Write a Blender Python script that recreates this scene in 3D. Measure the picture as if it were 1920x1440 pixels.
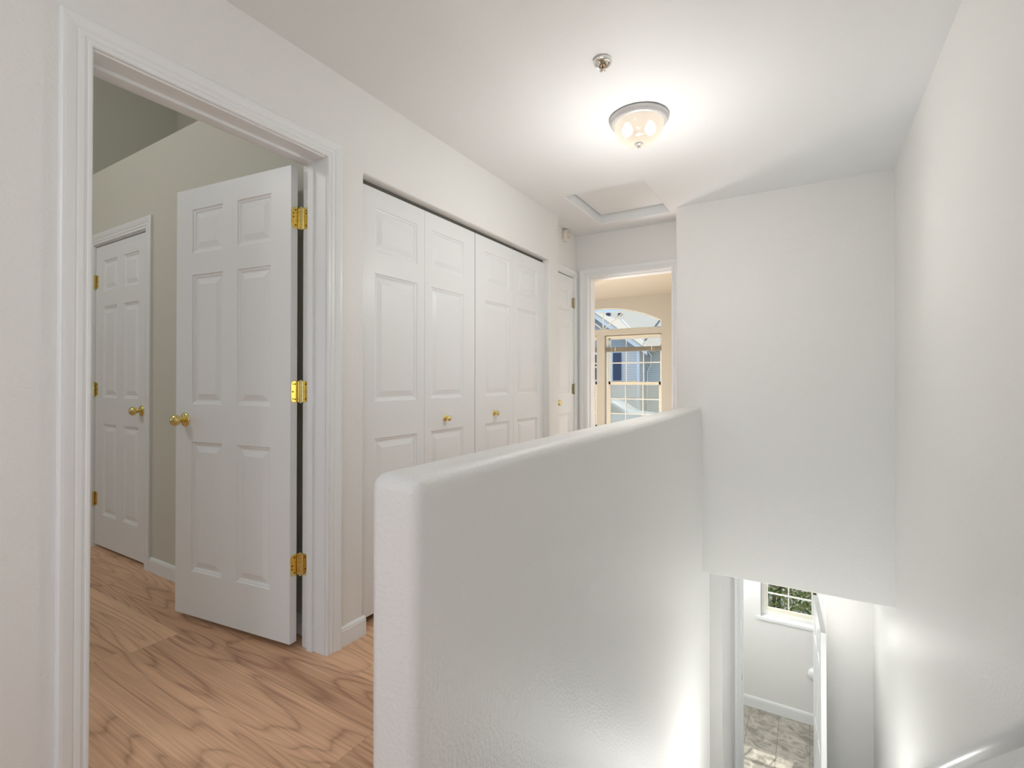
import bpy, bmesh, math, random
from mathutils import Vector, Matrix
random.seed(7)
for o in list(bpy.data.objects): bpy.data.objects.remove(o)
S = bpy.context.scene; C = S.collection
PI = math.pi
EYE = 1.132
# ------------------------------------------------------------------ camera
cd = bpy.data.cameras.new('camera'); cam = bpy.data.objects.new('camera', cd); C.objects.link(cam)
Rv = Vector((0.857014, 0.515293, 0.000084)); Uv = Vector((0.003731, -0.006368, 0.999973)); Fv = Vector((-0.515279, 0.856990, 0.007380))
cam.matrix_world = Matrix(((Rv.x, Uv.x, -Fv.x, 0), (Rv.y, Uv.y, -Fv.y, 0), (Rv.z, Uv.z, -Fv.z, EYE), (0, 0, 0, 1)))
cd.sensor_width = 36; cd.lens = 923.35 / 1920 * 36; cd.shift_y = -0.00735; cd.clip_start = .02; cd.clip_end = 400
S.camera = cam
# ------------------------------------------------------------------ world, sun, daylight stand-ins, added fill lamps, exposure
S.view_settings.view_transform = 'Standard'; S.view_settings.look = 'None'
S.view_settings.gamma = 1; S.view_settings.use_curve_mapping = False
S.view_settings.exposure = 0.0
E = dict(world=1.4, sun=3.1, loft=0, loftright=10, bed=1, loftfill=18, roomfill=15, lowroom=31, bedfill=34, bulb=3.2, bulb2=3, living=2, stair=21, hallpt=14.5, lowpt=7, doorfill=105)
W = bpy.data.worlds.new('sky'); S.world = W; W.use_nodes = True
wn = W.node_tree.nodes; wl = W.node_tree.links
bgn = wn['Background']; tcw = wn.new('ShaderNodeTexCoord'); spw = wn.new('ShaderNodeSeparateXYZ'); rpw = wn.new('ShaderNodeValToRGB')
wl.new(tcw.outputs['Generated'], spw.inputs[0]); wl.new(spw.outputs[2], rpw.inputs[0]); wl.new(rpw.outputs[0], bgn.inputs[0])
rpw.color_ramp.elements[0].position = 0; rpw.color_ramp.elements[0].color = (.62, .70, .82, 1)
rpw.color_ramp.elements[1].position = .7; rpw.color_ramp.elements[1].color = (.46, .54, .72, 1)
k_ = rpw.color_ramp.elements.new(.18); k_.color = (.34, .55, .92, 1)
bgn.inputs[1].default_value = E['world']

def lamp(name, kind, loc, energy, color=(1, 1, 1), aim=None, size=None, portal=False):
    l = bpy.data.lights.new(name, kind); o = bpy.data.objects.new(name, l); C.objects.link(o)
    o.location = loc; l.energy = energy; l.color = color
    if aim is not None:
        o.rotation_euler = (Vector(aim)).to_track_quat('-Z', 'Y').to_euler()
    if kind == 'AREA' and size:
        l.shape = 'RECTANGLE'; l.size, l.size_y = size
        if portal: l.cycles.is_portal = True
    return o
sun = lamp('sun', 'SUN', (3, 30, 30), E['sun'], (1, .95, .87), aim=(-.22, -.60, -.95)); sun.data.angle = .01
# daylight stand-ins and added fill lamps; the last two are portals at seen windows
lamp('loft_back_fill', 'AREA', (-.62, -2.62, 1.45), E['loft'], (.95, .98, 1.0), aim=(0, 1, 0), size=(1.9, 1.5))  # added fill at an invented opening behind the camera
lamp('bedroom_window_daylight', 'AREA', (-5.22, -1.2, 1.45), E['bed'], (.93, .97, 1.0), aim=(1, 0, 0), size=(1.4, 1.3))
for nm_, lo_, en_ in (('loft_fill', (-.6, -1.7, 2.2), E['loftfill']), ('window_room_fill', (-4.2, 4.9, 2.25), E['roomfill']), ('window_room_floor_fill', (-2.45, 4.85, .30), E['doorfill']), ('lower_room_fill', (-.9, 5.8, -.5), E['lowroom']), ('bedroom_fill', (-3.4, -.6, 2.9), E['bedfill']), ('stairwell_fill', (0, 3.15, -1.4), E['stair'])):  # added point fills, unseen; the floor one stands in for sunlit-floor bounce
    o_ = lamp(nm_, 'POINT', lo_, en_, (.98, .99, 1.0)); o_.data.shadow_soft_size = .26 if 'floor' in nm_ else .15
lamp('loft_side_fill', 'AREA', (.56, -1.5, 1.45), E['loftright'], (1, .97, .91), aim=(-1, 0, 0), size=(1.2, 1.3))  # added fill at an opening invented in the unseen part of the wall
lamp('lower_hall_fill', 'AREA', (-1.5, 4.35, -1.5), E['living'], (.97, .985, 1.0), aim=(1, 0, 0), size=(.28, 2.2))  # added area lamp standing in for daylight from unseen lower rooms
lamp('rear_window_daylight', 'AREA', (-2.9, 7.9, 1.3), 1, aim=(0, -1, 0), size=(2.3, 2.2), portal=True)
lamp('lower_window_daylight', 'AREA', (-.15, 6.72, -1.1), 1, aim=(0, -1, 0), size=(.8, 1.3), portal=True)

# ------------------------------------------------------------------ materials
def mat(name, col, rough=.5, metal=0, spec=.5):
    m = bpy.data.materials.new(name); m.use_nodes = True
    p = m.node_tree.nodes['Principled BSDF']
    p.inputs['Base Color'].default_value = (*col, 1); p.inputs['Roughness'].default_value = rough
    p.inputs['Metallic'].default_value = metal; p.inputs['Specular IOR Level'].default_value = spec
    return m
def add_bump(m, scale, strength, dist=.002, detail=3, stretch=None, kind='noise'):
    nt = m.node_tree; n = nt.nodes; l = nt.links; p = n['Principled BSDF']
    tc = n.new('ShaderNodeTexCoord'); mp = n.new('ShaderNodeMapping'); l.new(tc.outputs['Object'], mp.inputs[0])
    if stretch: mp.inputs['Scale'].default_value = stretch
    t = n.new('ShaderNodeTexNoise'); t.inputs['Scale'].default_value = scale; t.inputs['Detail'].default_value = detail
    b = n.new('ShaderNodeBump'); b.inputs['Strength'].default_value = strength; b.inputs['Distance'].default_value = dist
    l.new(mp.outputs[0], t.inputs['Vector']); l.new(t.outputs[0], b.inputs['Height']); l.new(b.outputs[0], p.inputs['Normal'])
    return m
M = {}
M['wall'] = add_bump(mat('wall_paint', (.858, .853, .825), .46, spec=.42), 100, .45, .004, 2)
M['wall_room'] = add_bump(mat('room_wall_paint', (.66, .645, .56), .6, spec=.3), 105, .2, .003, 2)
M['wall_tan'] = add_bump(mat('tan_wall_paint', (.55, .54, .475), .6, spec=.3), 105, .2, .003, 2)
M['ceil'] = add_bump(mat('ceiling_paint', (.855, .868, .868), .6, spec=.3), 90, .25, .003, 2)
M['door'] = add_bump(mat('door_paint', (.86, .874, .868), .38, spec=.45), 160, .12, .001, 4, (3, 3, .12))
M['trim'] = mat('trim_paint', (.87, .885, .878), .33, spec=.5)
M['cream'] = mat('cream_vinyl', (.80, .76, .62), .4)
M['vinyl'] = mat('white_vinyl', (.85, .84, .78), .35)
M['brass'] = mat('polished_brass', (.82, .68, .30), .15, 1)
M['chrome'] = mat('bright_chrome', (.8, .78, .75), .12, 1)
M['dull'] = mat('aged_metal', (.50, .44, .32), .3, 1)
M['dark'] = mat('dark_gap', (.03, .028, .02), .8)  # near-black; carries the hatch gap's shade, also colours the alarm indicator
M['screw'] = mat('dark_screw', (.12, .09, .04), .4, .6)
M['track'] = mat('closet_track', (.12, .115, .10), .5, .4)
M['greyring'] = mat('painted_metal', (.62, .61, .60), .3, .2)
M['ivory'] = mat('aged_ivory_plastic', (.78, .72, .62), .4)
M['blind'] = mat('blind_slats', (.33, .30, .23), .5)
M['cord'] = mat('blind_cord', (.75, .73, .65), .6)
M['asphalt'] = add_bump(mat('asphalt', (.55, .54, .51), .9), 20, .3)
M['carpet'] = add_bump(mat('stair_carpet', (.74, .71, .66), .95, spec=.1), 400, .6, .004)
M['siding_trim'] = mat('white_fascia', (.86, .87, .86), .5)
M['shutter'] = mat('navy_shutter', (.055, .075, .13), .5)
M['house_glass'] = mat('house_window_glass', (.10, .13, .14), .12, spec=.8)
M['soffit_white'] = mat('porcelain_white', (.9, .9, .9), .2)
M['car'] = mat('car_paint', (.72, .76, .74), .25, .1)
M['carglass'] = mat('car_glass', (.30, .36, .34), .08, spec=.8)
M['tyre'] = mat('tyre_rubber', (.03, .03, .03), .8)

def siding(name, c):
    m = mat(name, c, .6); nt = m.node_tree; n = nt.nodes; l = nt.links; p = n['Principled BSDF']
    tc = n.new('ShaderNodeTexCoord'); sp = n.new('ShaderNodeSeparateXYZ'); l.new(tc.outputs['Object'], sp.inputs[0])
    a = n.new('ShaderNodeMath'); a.operation = 'MULTIPLY'; a.inputs[1].default_value = 1 / .125; l.new(sp.outputs[2], a.inputs[0])
    f = n.new('ShaderNodeMath'); f.operation = 'FRACT'; l.new(a.outputs[0], f.inputs[0])
    b = n.new('ShaderNodeBump'); b.inputs['Strength'].default_value = 1; b.inputs['Distance'].default_value = .02; b.invert = True
    l.new(f.outputs[0], b.inputs['Height']); l.new(b.outputs[0], p.inputs['Normal'])
    r = n.new('ShaderNodeValToRGB'); r.color_ramp.elements[0].color = (c[0]*.55, c[1]*.55, c[2]*.58, 1); r.color_ramp.elements[0].position = .02
    r.color_ramp.elements[1].color = (*c, 1); r.color_ramp.elements[1].position = .16
    l.new(f.outputs[0], r.inputs[0]); l.new(r.outputs[0], p.inputs['Base Color'])
    return m
M['siding_blue'] = siding('blue_grey_siding', (.76, .73, .67)); M['siding_green'] = siding('pale_green_siding', (.72, .73, .66))
M['siding_gable'] = siding('grey_gable_siding', (.42, .45, .44))
def shingles():
    m = mat('roof_shingles', (.6, .56, .48), .85, spec=.1); nt = m.node_tree; n = nt.nodes; l = nt.links; p = n['Principled BSDF']
    tc = n.new('ShaderNodeTexCoord'); b = n.new('ShaderNodeTexBrick')
    mp = n.new('ShaderNodeMapping'); mp.inputs['Scale'].default_value = (3.0, 6, 1); l.new(tc.outputs['UV'], mp.inputs[0]); l.new(mp.outputs[0], b.inputs[0])
    b.inputs['Color1'].default_value = (.84, .75, .58, 1); b.inputs['Color2'].default_value = (.72, .65, .51, 1); b.inputs['Mortar'].default_value = (.50, .47, .41, 1)
    b.inputs['Mortar Size'].default_value = .05; b.inputs['Scale'].default_value = 1
    l.new(b.outputs[0], p.inputs['Base Color']); return m
M['shingle'] = shingles()

def wood():
    m = mat('oak_laminate', (.5, .3, .2), .42, spec=.4); nt = m.node_tree; n = nt.nodes; l = nt.links; p = n['Principled BSDF']
    def math_(op, a, b=None):
        k = n.new('ShaderNodeMath'); k.operation = op
        for i, v in ((0, a), (1, b)):
            if v is None: continue
            if hasattr(v, 'type'): l.new(v, k.inputs[i])
            else: k.inputs[i].default_value = v
        return k.outputs[0]
    tc = n.new('ShaderNodeTexCoord'); sp = n.new('ShaderNodeSeparateXYZ'); l.new(tc.outputs['Object'], sp.inputs[0])
    x, y = sp.outputs[0], sp.outputs[1]
    ys = math_('DIVIDE', math_('ADD', y, .03), .193); row = math_('FLOOR', ys); fy = math_('FRACT', ys)
    wv = n.new('ShaderNodeTexWhiteNoise'); wv.noise_dimensions = '1D'; l.new(row, wv.inputs['W'])
    xs = math_('ADD', math_('DIVIDE', x, 1.21), math_('MULTIPLY', wv.outputs['Value'], 7.3)); col = math_('FLOOR', xs); fx = math_('FRACT', xs)
    w2 = n.new('ShaderNodeTexWhiteNoise'); w2.noise_dimensions = '2D'; cx = n.new('ShaderNodeCombineXYZ'); l.new(row, cx.inputs[0]); l.new(col, cx.inputs[1]); l.new(cx.outputs[0], w2.inputs['Vector'])
    idv = w2.outputs['Value']
    def vec(sx, sy, off):
        c = n.new('ShaderNodeCombineXYZ')
        l.new(math_('ADD', math_('MULTIPLY', x, sx), math_('MULTIPLY', idv, off)), c.inputs[0])
        l.new(math_('MULTIPLY', y, sy), c.inputs[1]); l.new(math_('MULTIPLY', idv, 31.0), c.inputs[2]); return c.outputs[0]
    def noise(v, sc, det, dis=0):
        t = n.new('ShaderNodeTexNoise'); t.inputs['Scale'].default_value = sc; t.inputs['Detail'].default_value = det; t.inputs['Distortion'].default_value = dis; l.new(v, t.inputs['Vector']); return t.outputs[0]
    big = noise(vec(.55, 5.2, 53), 1, 1.5, .25)
    rings = math_('FRACT', math_('MULTIPLY', big, 17.0))
    ring = math_('POWER', math_('ABSOLUTE', math_('SUBTRACT', math_('MULTIPLY', rings, 2), 1)), 4.0)
    fine = noise(vec(2.6, 150, 91), 1, 6)
    tone = noise(vec(.9, 5, 17), 1, 2)
    f = math_('ADD', math_('ADD', math_('MULTIPLY', ring, .25), math_('MULTIPLY', fine, .66)), math_('MULTIPLY', tone, .40))
    f = math_('ADD', f, math_('MULTIPLY', math_('SUBTRACT', idv, .5), .22))
    r = n.new('ShaderNodeValToRGB'); e = r.color_ramp.elements
    e[0].position = .38; e[0].color = (.88, .565, .35, 1); e[1].position = .92; e[1].color = (.40, .21, .125, 1)
    k = e.new(.62); k.color = (.68, .41, .25, 1)
    l.new(f, r.inputs[0])
    seam = math_('ADD', math_('LESS_THAN', fy, .007), math_('LESS_THAN', fx, .0014))
    mx = n.new('ShaderNodeMix'); mx.data_type = 'RGBA'; l.new(math_('MINIMUM', math_('MULTIPLY', seam, .35), .35), mx.inputs[0]); l.new(r.outputs[0], mx.inputs[6]); mx.inputs[7].default_value = (.09, .05, .03, 1)
    l.new(mx.outputs[2], p.inputs['Base Color'])
    b = n.new('ShaderNodeBump'); b.inputs['Strength'].default_value = .12; b.inputs['Distance'].default_value = .001; l.new(fine, b.inputs['Height']); l.new(b.outputs[0], p.inputs['Normal'])
    return m
M['wood'] = wood()
def stone():
    m = mat('stone_vinyl', (.4, .38, .33), .5); nt = m.node_tree; n = nt.nodes; l = nt.links; p = n['Principled BSDF']
    tc = n.new('ShaderNodeTexCoord'); t = n.new('ShaderNodeTexNoise'); t.inputs['Scale'].default_value = 9; t.inputs['Detail'].default_value = 8; t.inputs['Distortion'].default_value = 1.2
    l.new(tc.outputs['Object'], t.inputs['Vector']); r = n.new('ShaderNodeValToRGB'); l.new(t.outputs[0], r.inputs[0])
    r.color_ramp.elements[0].position = .35; r.color_ramp.elements[0].color = (.26, .24, .20, 1); r.color_ramp.elements[1].position = .65; r.color_ramp.elements[1].color = (.52, .48, .41, 1)
    b = n.new('ShaderNodeTexBrick'); b.offset = 0; b.inputs['Scale'].default_value = 1; b.inputs['Brick Width'].default_value = .3; b.inputs['Row Height'].default_value = .3; b.inputs['Mortar Size'].default_value = .003
    l.new(tc.outputs['Object'], b.inputs[0]); l.new(r.outputs[0], b.inputs['Color1']); l.new(r.outputs[0], b.inputs['Color2']); b.inputs['Mortar'].default_value = (.22, .2, .17, 1)
    l.new(b.outputs[0], p.inputs['Base Color']); return m
M['stone'] = stone()
def glass(name, tint, refl=.006):
    m = bpy.data.materials.new(name); m.use_nodes = True; n = m.node_tree.nodes; l = m.node_tree.links; n.clear()
    o = n.new('ShaderNodeOutputMaterial'); t = n.new('ShaderNodeBsdfTransparent'); g = n.new('ShaderNodeBsdfGlossy'); x = n.new('ShaderNodeMixShader')
    t.inputs[0].default_value = (*tint, 1); g.inputs['Roughness'].default_value = .02; x.inputs[0].default_value = refl
    l.new(t.outputs[0], x.inputs[1]); l.new(g.outputs[0], x.inputs[2]); l.new(x.outputs[0], o.inputs[0]); return m
M['glass'] = glass('window_glass', (.95, .98, .96)); 
def screen():
    m = bpy.data.materials.new('insect_screen'); m.use_nodes = True; n = m.node_tree.nodes; l = m.node_tree.links; n.clear()
    o = n.new('ShaderNodeOutputMaterial'); t = n.new('ShaderNodeBsdfTransparent'); g = n.new('ShaderNodeBsdfDiffuse'); x = n.new('ShaderNodeMixShader')
    g.inputs[0].default_value = (.62, .64, .55, 1); x.inputs[0].default_value = .42
    l.new(t.outputs[0], x.inputs[1]); l.new(g.outputs[0], x.inputs[2]); l.new(x.outputs[0], o.inputs[0]); return m
M['screen'] = screen()
def emis(name, col, st):
    m = bpy.data.materials.new(name); m.use_nodes = True; n = m.node_tree.nodes; l = m.node_tree.links; n.clear()
    o = n.new('ShaderNodeOutputMaterial'); e = n.new('ShaderNodeEmission'); e.inputs[0].default_value = (*col, 1); e.inputs[1].default_value = st
    l.new(e.outputs[0], o.inputs[0]); return m
M['bulb'] = emis('lit_bulb', (1, .965, .93), E['bulb']); M['bulb2'] = emis('added_bulb_lower', (1, .98, .95), E['bulb2'])
def dome():
    m = bpy.data.materials.new('ribbed_glass_dome'); m.use_nodes = True; n = m.node_tree.nodes; l = m.node_tree.links; n.clear()
    o = n.new('ShaderNodeOutputMaterial'); tr = n.new('ShaderNodeBsdfTransparent'); tr.inputs[0].default_value = (1, .96, .9, 1)
    tl = n.new('ShaderNodeBsdfTranslucent'); tl.inputs[0].default_value = (1, .93, .82, 1); gl = n.new('ShaderNodeBsdfGlossy'); gl.inputs['Roughness'].default_value = .12
    x = n.new('ShaderNodeMixShader'); x.inputs[0].default_value = .62; y = n.new('ShaderNodeMixShader'); y.inputs[0].default_value = .08
    l.new(tr.outputs[0], x.inputs[1]); l.new(tl.outputs[0], x.inputs[2]); l.new(x.outputs[0], y.inputs[1]); l.new(gl.outputs[0], y.inputs[2]); l.new(y.outputs[0], o.inputs[0]); return m
M['dome'] = dome()
def leafmat():
    m = mat('leaf', (.16, .22, .05), .5); nt = m.node_tree; n = nt.nodes; l = nt.links; p = n['Principled BSDF']
    g = n.new('ShaderNodeNewGeometry'); r = n.new('ShaderNodeValToRGB'); l.new(g.outputs['Random Per Island'], r.inputs[0])
    e = r.color_ramp.elements; e[0].color = (.10, .17, .05, 1); e[1].color = (.75, .70, .42, 1)
    for q, c in ((.3, (.30, .38, .10)), (.6, (.52, .55, .22)), (.8, (.36, .26, .15))): e.new(q).color = (*c, 1)
    l.new(r.outputs[0], p.inputs['Base Color']); p.inputs['Transmission Weight'].default_value = 0
    t = n.new('ShaderNodeBsdfTranslucent'); l.new(r.outputs[0], t.inputs[0]); x = n.new('ShaderNodeMixShader'); x.inputs[0].default_value = .4
    l.new(p.outputs[0], x.inputs[1]); l.new(t.outputs[0], x.inputs[2]); l.new(x.outputs[0], n['Material Output'].inputs[0]); return m
M['leaf'] = leafmat(); M['bark'] = mat('bark', (.16, .12, .08), .9)
M['grass'] = add_bump(mat('lawn', (.14, .20, .06), .9), 40, .5, .02)

# ------------------------------------------------------------------ mesh helpers
def obj(name, bm, m, parent=None, smooth=False, bevel=0, seg=2, angle=40):
    me = bpy.data.meshes.new(name); bmesh.ops.recalc_face_normals(bm, faces=bm.faces); bm.to_mesh(me); bm.free()
    me.materials.append(m); o = bpy.data.objects.new(name, me); C.objects.link(o)
    if smooth:
        for p in me.polygons: p.use_smooth = True
    if bevel:
        b = o.modifiers.new('bevel', 'BEVEL'); b.width = bevel; b.segments = seg; b.limit_method = 'ANGLE'; b.angle_limit = math.radians(angle)
        b.harden_normals = False
        if seg > 2:
            for p in me.polygons: p.use_smooth = True
            wn_ = o.modifiers.new('wn', 'WEIGHTED_NORMAL'); wn_.keep_sharp = True
    if parent is not None: o.parent = parent
    return o
def tag(o, label=None, cat=None, group=None, kind=None):
    if label: o['label'] = label
    if cat: o['category'] = cat
    if group: o['group'] = group
    if kind: o['kind'] = kind
    return o
def empty(name, loc=(0, 0, 0), rz=0, **k):
    o = bpy.data.objects.new(name, None); o.empty_display_size = .1; C.objects.link(o); o.location = loc; o.rotation_euler = (0, 0, rz)
    return tag(o, **k)
def box(bm, x0, x1, y0, y1, z0, z1, mtx=None):
    vs = [bm.verts.new((x, y, z)) for z in (z0, z1) for y in (y0, y1) for x in (x0, x1)]
    for f in ((0, 2, 3, 1), (4, 5, 7, 6), (0, 1, 5, 4), (2, 6, 7, 3), (0, 4, 6, 2), (1, 3, 7, 5)): bm.faces.new([vs[i] for i in f])
    if mtx is not None: bmesh.ops.transform(bm, matrix=mtx, verts=vs)
    return vs
def boxobj(name, dims, m, parent=None, bevel=0, seg=2):
    bm = bmesh.new(); box(bm, *dims); return obj(name, bm, m, parent, bevel=bevel, seg=seg)
def slab(axis, a0, a1, us, vs, holes, extra_u=(), extra_v=()):
    """plate of thickness a0..a1 along axis, spanning us x vs, with rectangular holes; one welded surface"""
    U = sorted(set([*us, *[h[0] for h in holes], *[h[1] for h in holes]])); V = sorted(set([*vs, *[h[2] for h in holes], *[h[3] for h in holes]]))
    U = [u for u in U if us[0] - 1e-6 <= u <= us[1] + 1e-6]; V = [v for v in V if vs[0] - 1e-6 <= v <= vs[1] + 1e-6]
    bm = bmesh.new(); cache = {}
    def P(i, j, k):
        if (i, j, k) not in cache:
            a = (a0, a1)[k]; u, v = U[i], V[j]
            cache[(i, j, k)] = bm.verts.new({'x': (a, u, v), 'y': (u, a, v), 'z': (u, v, a)}[axis])
        return cache[(i, j, k)]
    def solid(i, j):
        if i < 0 or j < 0 or i >= len(U) - 1 or j >= len(V) - 1: return False
        cu, cv = (U[i] + U[i+1]) / 2, (V[j] + V[j+1]) / 2
        return not any(h[0] < cu < h[1] and h[2] < cv < h[3] for h in holes)
    for i in range(len(U) - 1):
        for j in range(len(V) - 1):
            if not solid(i, j): continue
            for k in (0, 1): bm.faces.new([P(i, j, k), P(i+1, j, k), P(i+1, j+1, k), P(i, j+1, k)])
            if not solid(i-1, j): bm.faces.new([P(i, j, 0), P(i, j+1, 0), P(i, j+1, 1), P(i, j, 1)])
            if not solid(i+1, j): bm.faces.new([P(i+1, j, 0), P(i+1, j+1, 0), P(i+1, j+1, 1), P(i+1, j, 1)])
            if not solid(i, j-1): bm.faces.new([P(i, j, 0), P(i+1, j, 0), P(i+1, j, 1), P(i, j, 1)])
            if not solid(i, j+1): bm.faces.new([P(i, j+1, 0), P(i+1, j+1, 0), P(i+1, j+1, 1), P(i, j+1, 1)])
    return bm
def lathe(bm, prof, n=32, mtx=None, ribs=None):
    rings = []; vs = []
    for r, z in prof:
        if r < 1e-6: v = bm.verts.new((0, 0, z)); rings.append([v]); vs.append(v)
        else:
            rg = []
            for i in range(n):
                rr = r * (1 + (ribs if ribs and i % 2 else 0)); a = 2*PI*i/n
                v = bm.verts.new((rr*math.cos(a), rr*math.sin(a), z)); rg.append(v); vs.append(v)
            rings.append(rg)
    for a, b in zip(rings, rings[1:]):
        for i in range(n):
            j = (i+1) % n
            if len(a) == 1 and len(b) == 1: continue
            if len(a) == 1: bm.faces.new([a[0], b[i], b[j]])
            elif len(b) == 1: bm.faces.new([a[i], a[j], b[0]])
            else: bm.faces.new([a[i], a[j], b[j], b[i]])
    if mtx is not None: bmesh.ops.transform(bm, matrix=mtx, verts=vs)
def tube(bm, pts, r, n=12):
    rings = []
    for i, p in enumerate(pts):
        p = Vector(p); d = (Vector(pts[min(i+1, len(pts)-1)]) - Vector(pts[max(i-1, 0)])).normalized()
        a = d.orthogonal().normalized() if i == 0 else (rings_a - d * rings_a.dot(d)).normalized()
        rings_a = a; b = d.cross(a)
        rings.append([bm.verts.new(p + r*(a*math.cos(2*PI*k/n) + b*math.sin(2*PI*k/n))) for k in range(n)])
    for A, B in zip(rings, rings[1:]):
        for k in range(n): bm.faces.new([A[k], A[(k+1) % n], B[(k+1) % n], B[k]])
    bm.faces.new(rings[0][::-1]); bm.faces.new(rings[-1])
def extrude_profile(bm, prof, axis, a0, a1):
    """closed profile in the two other axes, extruded along axis"""
    def P(a, q): return {'x': (a, q[0], q[1]), 'y': (q[0], a, q[1]), 'z': (q[0], q[1], a)}[axis]
    A = [bm.verts.new(P(a0, q)) for q in prof]; B = [bm.verts.new(P(a1, q)) for q in prof]; n = len(prof)
    for i in range(n): bm.faces.new([A[i], A[(i+1) % n], B[(i+1) % n], B[i]])
    bm.faces.new(A); bm.faces.new(B[::-1])
CASING = [(0, 0), (0, .009), (.003, .012), (.009, .012), (.011, .009), (.016, .009), (.020, .0125), (.030, .0125), (.034, .0105), (.038, .0135), (.050, .0165), (.058, .018), (.066, .018), (.070, .015), (.070, 0)]
def casing(bm, axis, plane, sgn, u0, u1, zt, z0, sides='lr', w=1.0):
    """door casing around an opening u0..u1, up to zt, on a wall plane, projecting in sgn"""
    st = []
    for o_, p_ in CASING:
        o_ *= w
        pts = [(u0 - o_, z0), (u0 - o_, zt + o_), (u1 + o_, zt + o_), (u1 + o_, z0)]
        st.append([bm.verts.new((plane + sgn*p_, u, z) if axis == 'x' else (u, plane + sgn*p_, z)) for u, z in pts])
    for a, b in zip(st, st[1:]):
        for k in range(3): bm.faces.new([a[k], a[k+1], b[k+1], b[k]])
    bm.faces.new([s[0] for s in st]); bm.faces.new([s[3] for s in st])
def jamb(bm, axis, a0, a1, u0, u1, zt, z0, stop0, stop1, t=.018):
    def B(p0, p1, q0, q1, z_0, z_1):
        box(bm, *((p0, p1, q0, q1) if axis == 'x' else (q0, q1, p0, p1)), z_0, z_1)
    B(a0, a1, u0 - t, u0, z0, zt + t); B(a0, a1, u1, u1 + t, z0, zt + t); B(a0, a1, u0, u1, zt, zt + t)
    s = .011
    B(stop0, stop1, u0, u0 + s, z0, zt); B(stop0, stop1, u1 - s, u1, z0, zt); B(stop0, stop1, u0 + s, u1 - s, zt - s, zt)
ROWS = [(.209, .817), (.993, 1.601), (1.704, 1.911)]
def panel_door(w, t=.035, cols=None, rows=ROWS, h=2.011):
    """leaf in x 0..w, y 0..t, z 0..h, with recessed moulding and raised fields on both faces"""
    bm = bmesh.new()
    U = sorted({0, w, *[c for q in cols for c in q]}); V = sorted({0, h, *[c for q in rows for c in q]})
    def isp(i, j): return any(abs(U[i]-c[0]) < 1e-6 for c in cols) and any(abs(V[j]-r[0]) < 1e-6 for r in rows)
    for side in (0, 1):
        yb = 0 if side == 0 else t; s = 1 if side == 0 else -1; cache = {}
        def P(i, j):
            if (i, j) not in cache: cache[(i, j)] = bm.verts.new((U[i], yb, V[j]))
            return cache[(i, j)]
        for i in range(len(U)-1):
            for j in range(len(V)-1):
                q = [P(i, j), P(i+1, j), P(i+1, j+1), P(i, j+1)]
                if not isp(i, j): bm.faces.new(q); continue
                ring = q
                for off, dep in ((.003, .004), (.012, .0065), (.016, .0095), (.022, .0095), (.046, .003), (.047, .0025)):
                    nr = [bm.verts.new((x, yb + s*dep, z)) for x, z in ((U[i]+off, V[j]+off), (U[i+1]-off, V[j]+off), (U[i+1]-off, V[j+1]-off), (U[i]+off, V[j+1]-off))]
                    for k in range(4): bm.faces.new([ring[k], ring[(k+1) % 4], nr[(k+1) % 4], nr[k]])
                    ring = nr
                bm.faces.new(ring)
        if side == 0: c0 = cache
    c1 = cache
    nU, nV = len(U)-1, len(V)-1
    for i in range(nU):
        for j in (0, nV): bm.faces.new([c0[(i, j)], c0[(i+1, j)], c1[(i+1, j)], c1[(i, j)]])
    for j in range(nV):
        for i in (0, nU): bm.faces.new([c0[(i, j)], c0[(i, j+1)], c1[(i, j+1)], c1[(i, j)]])
    return bm
KNOB = [(0, .066), (.006, .0665), (.010, .065), (.020, .061), (.026, .053), (.0275, .045), (.024, .036), (.016, .028), (.0105, .023), (.0105, .013), (.018, .010), (.028, .007), (.033, .003), (.033, 0)]
def knob(parent, loc, nrm, scale=1.0, m='brass', name='knob'):
    q = Vector(nrm).to_track_quat('Z', 'Y').to_matrix().to_4x4()
    bm = bmesh.new(); lathe(bm, KNOB[:10], 28, Matrix.Translation(loc) @ q @ Matrix.Scale(scale, 4)); k = obj(name, bm, M[m], parent, smooth=True)
    bm = bmesh.new(); lathe(bm, KNOB[9:], 28, Matrix.Translation(loc) @ q @ Matrix.Scale(scale, 4)); obj('rosette', bm, M[m], k, smooth=True)
    return k
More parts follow.
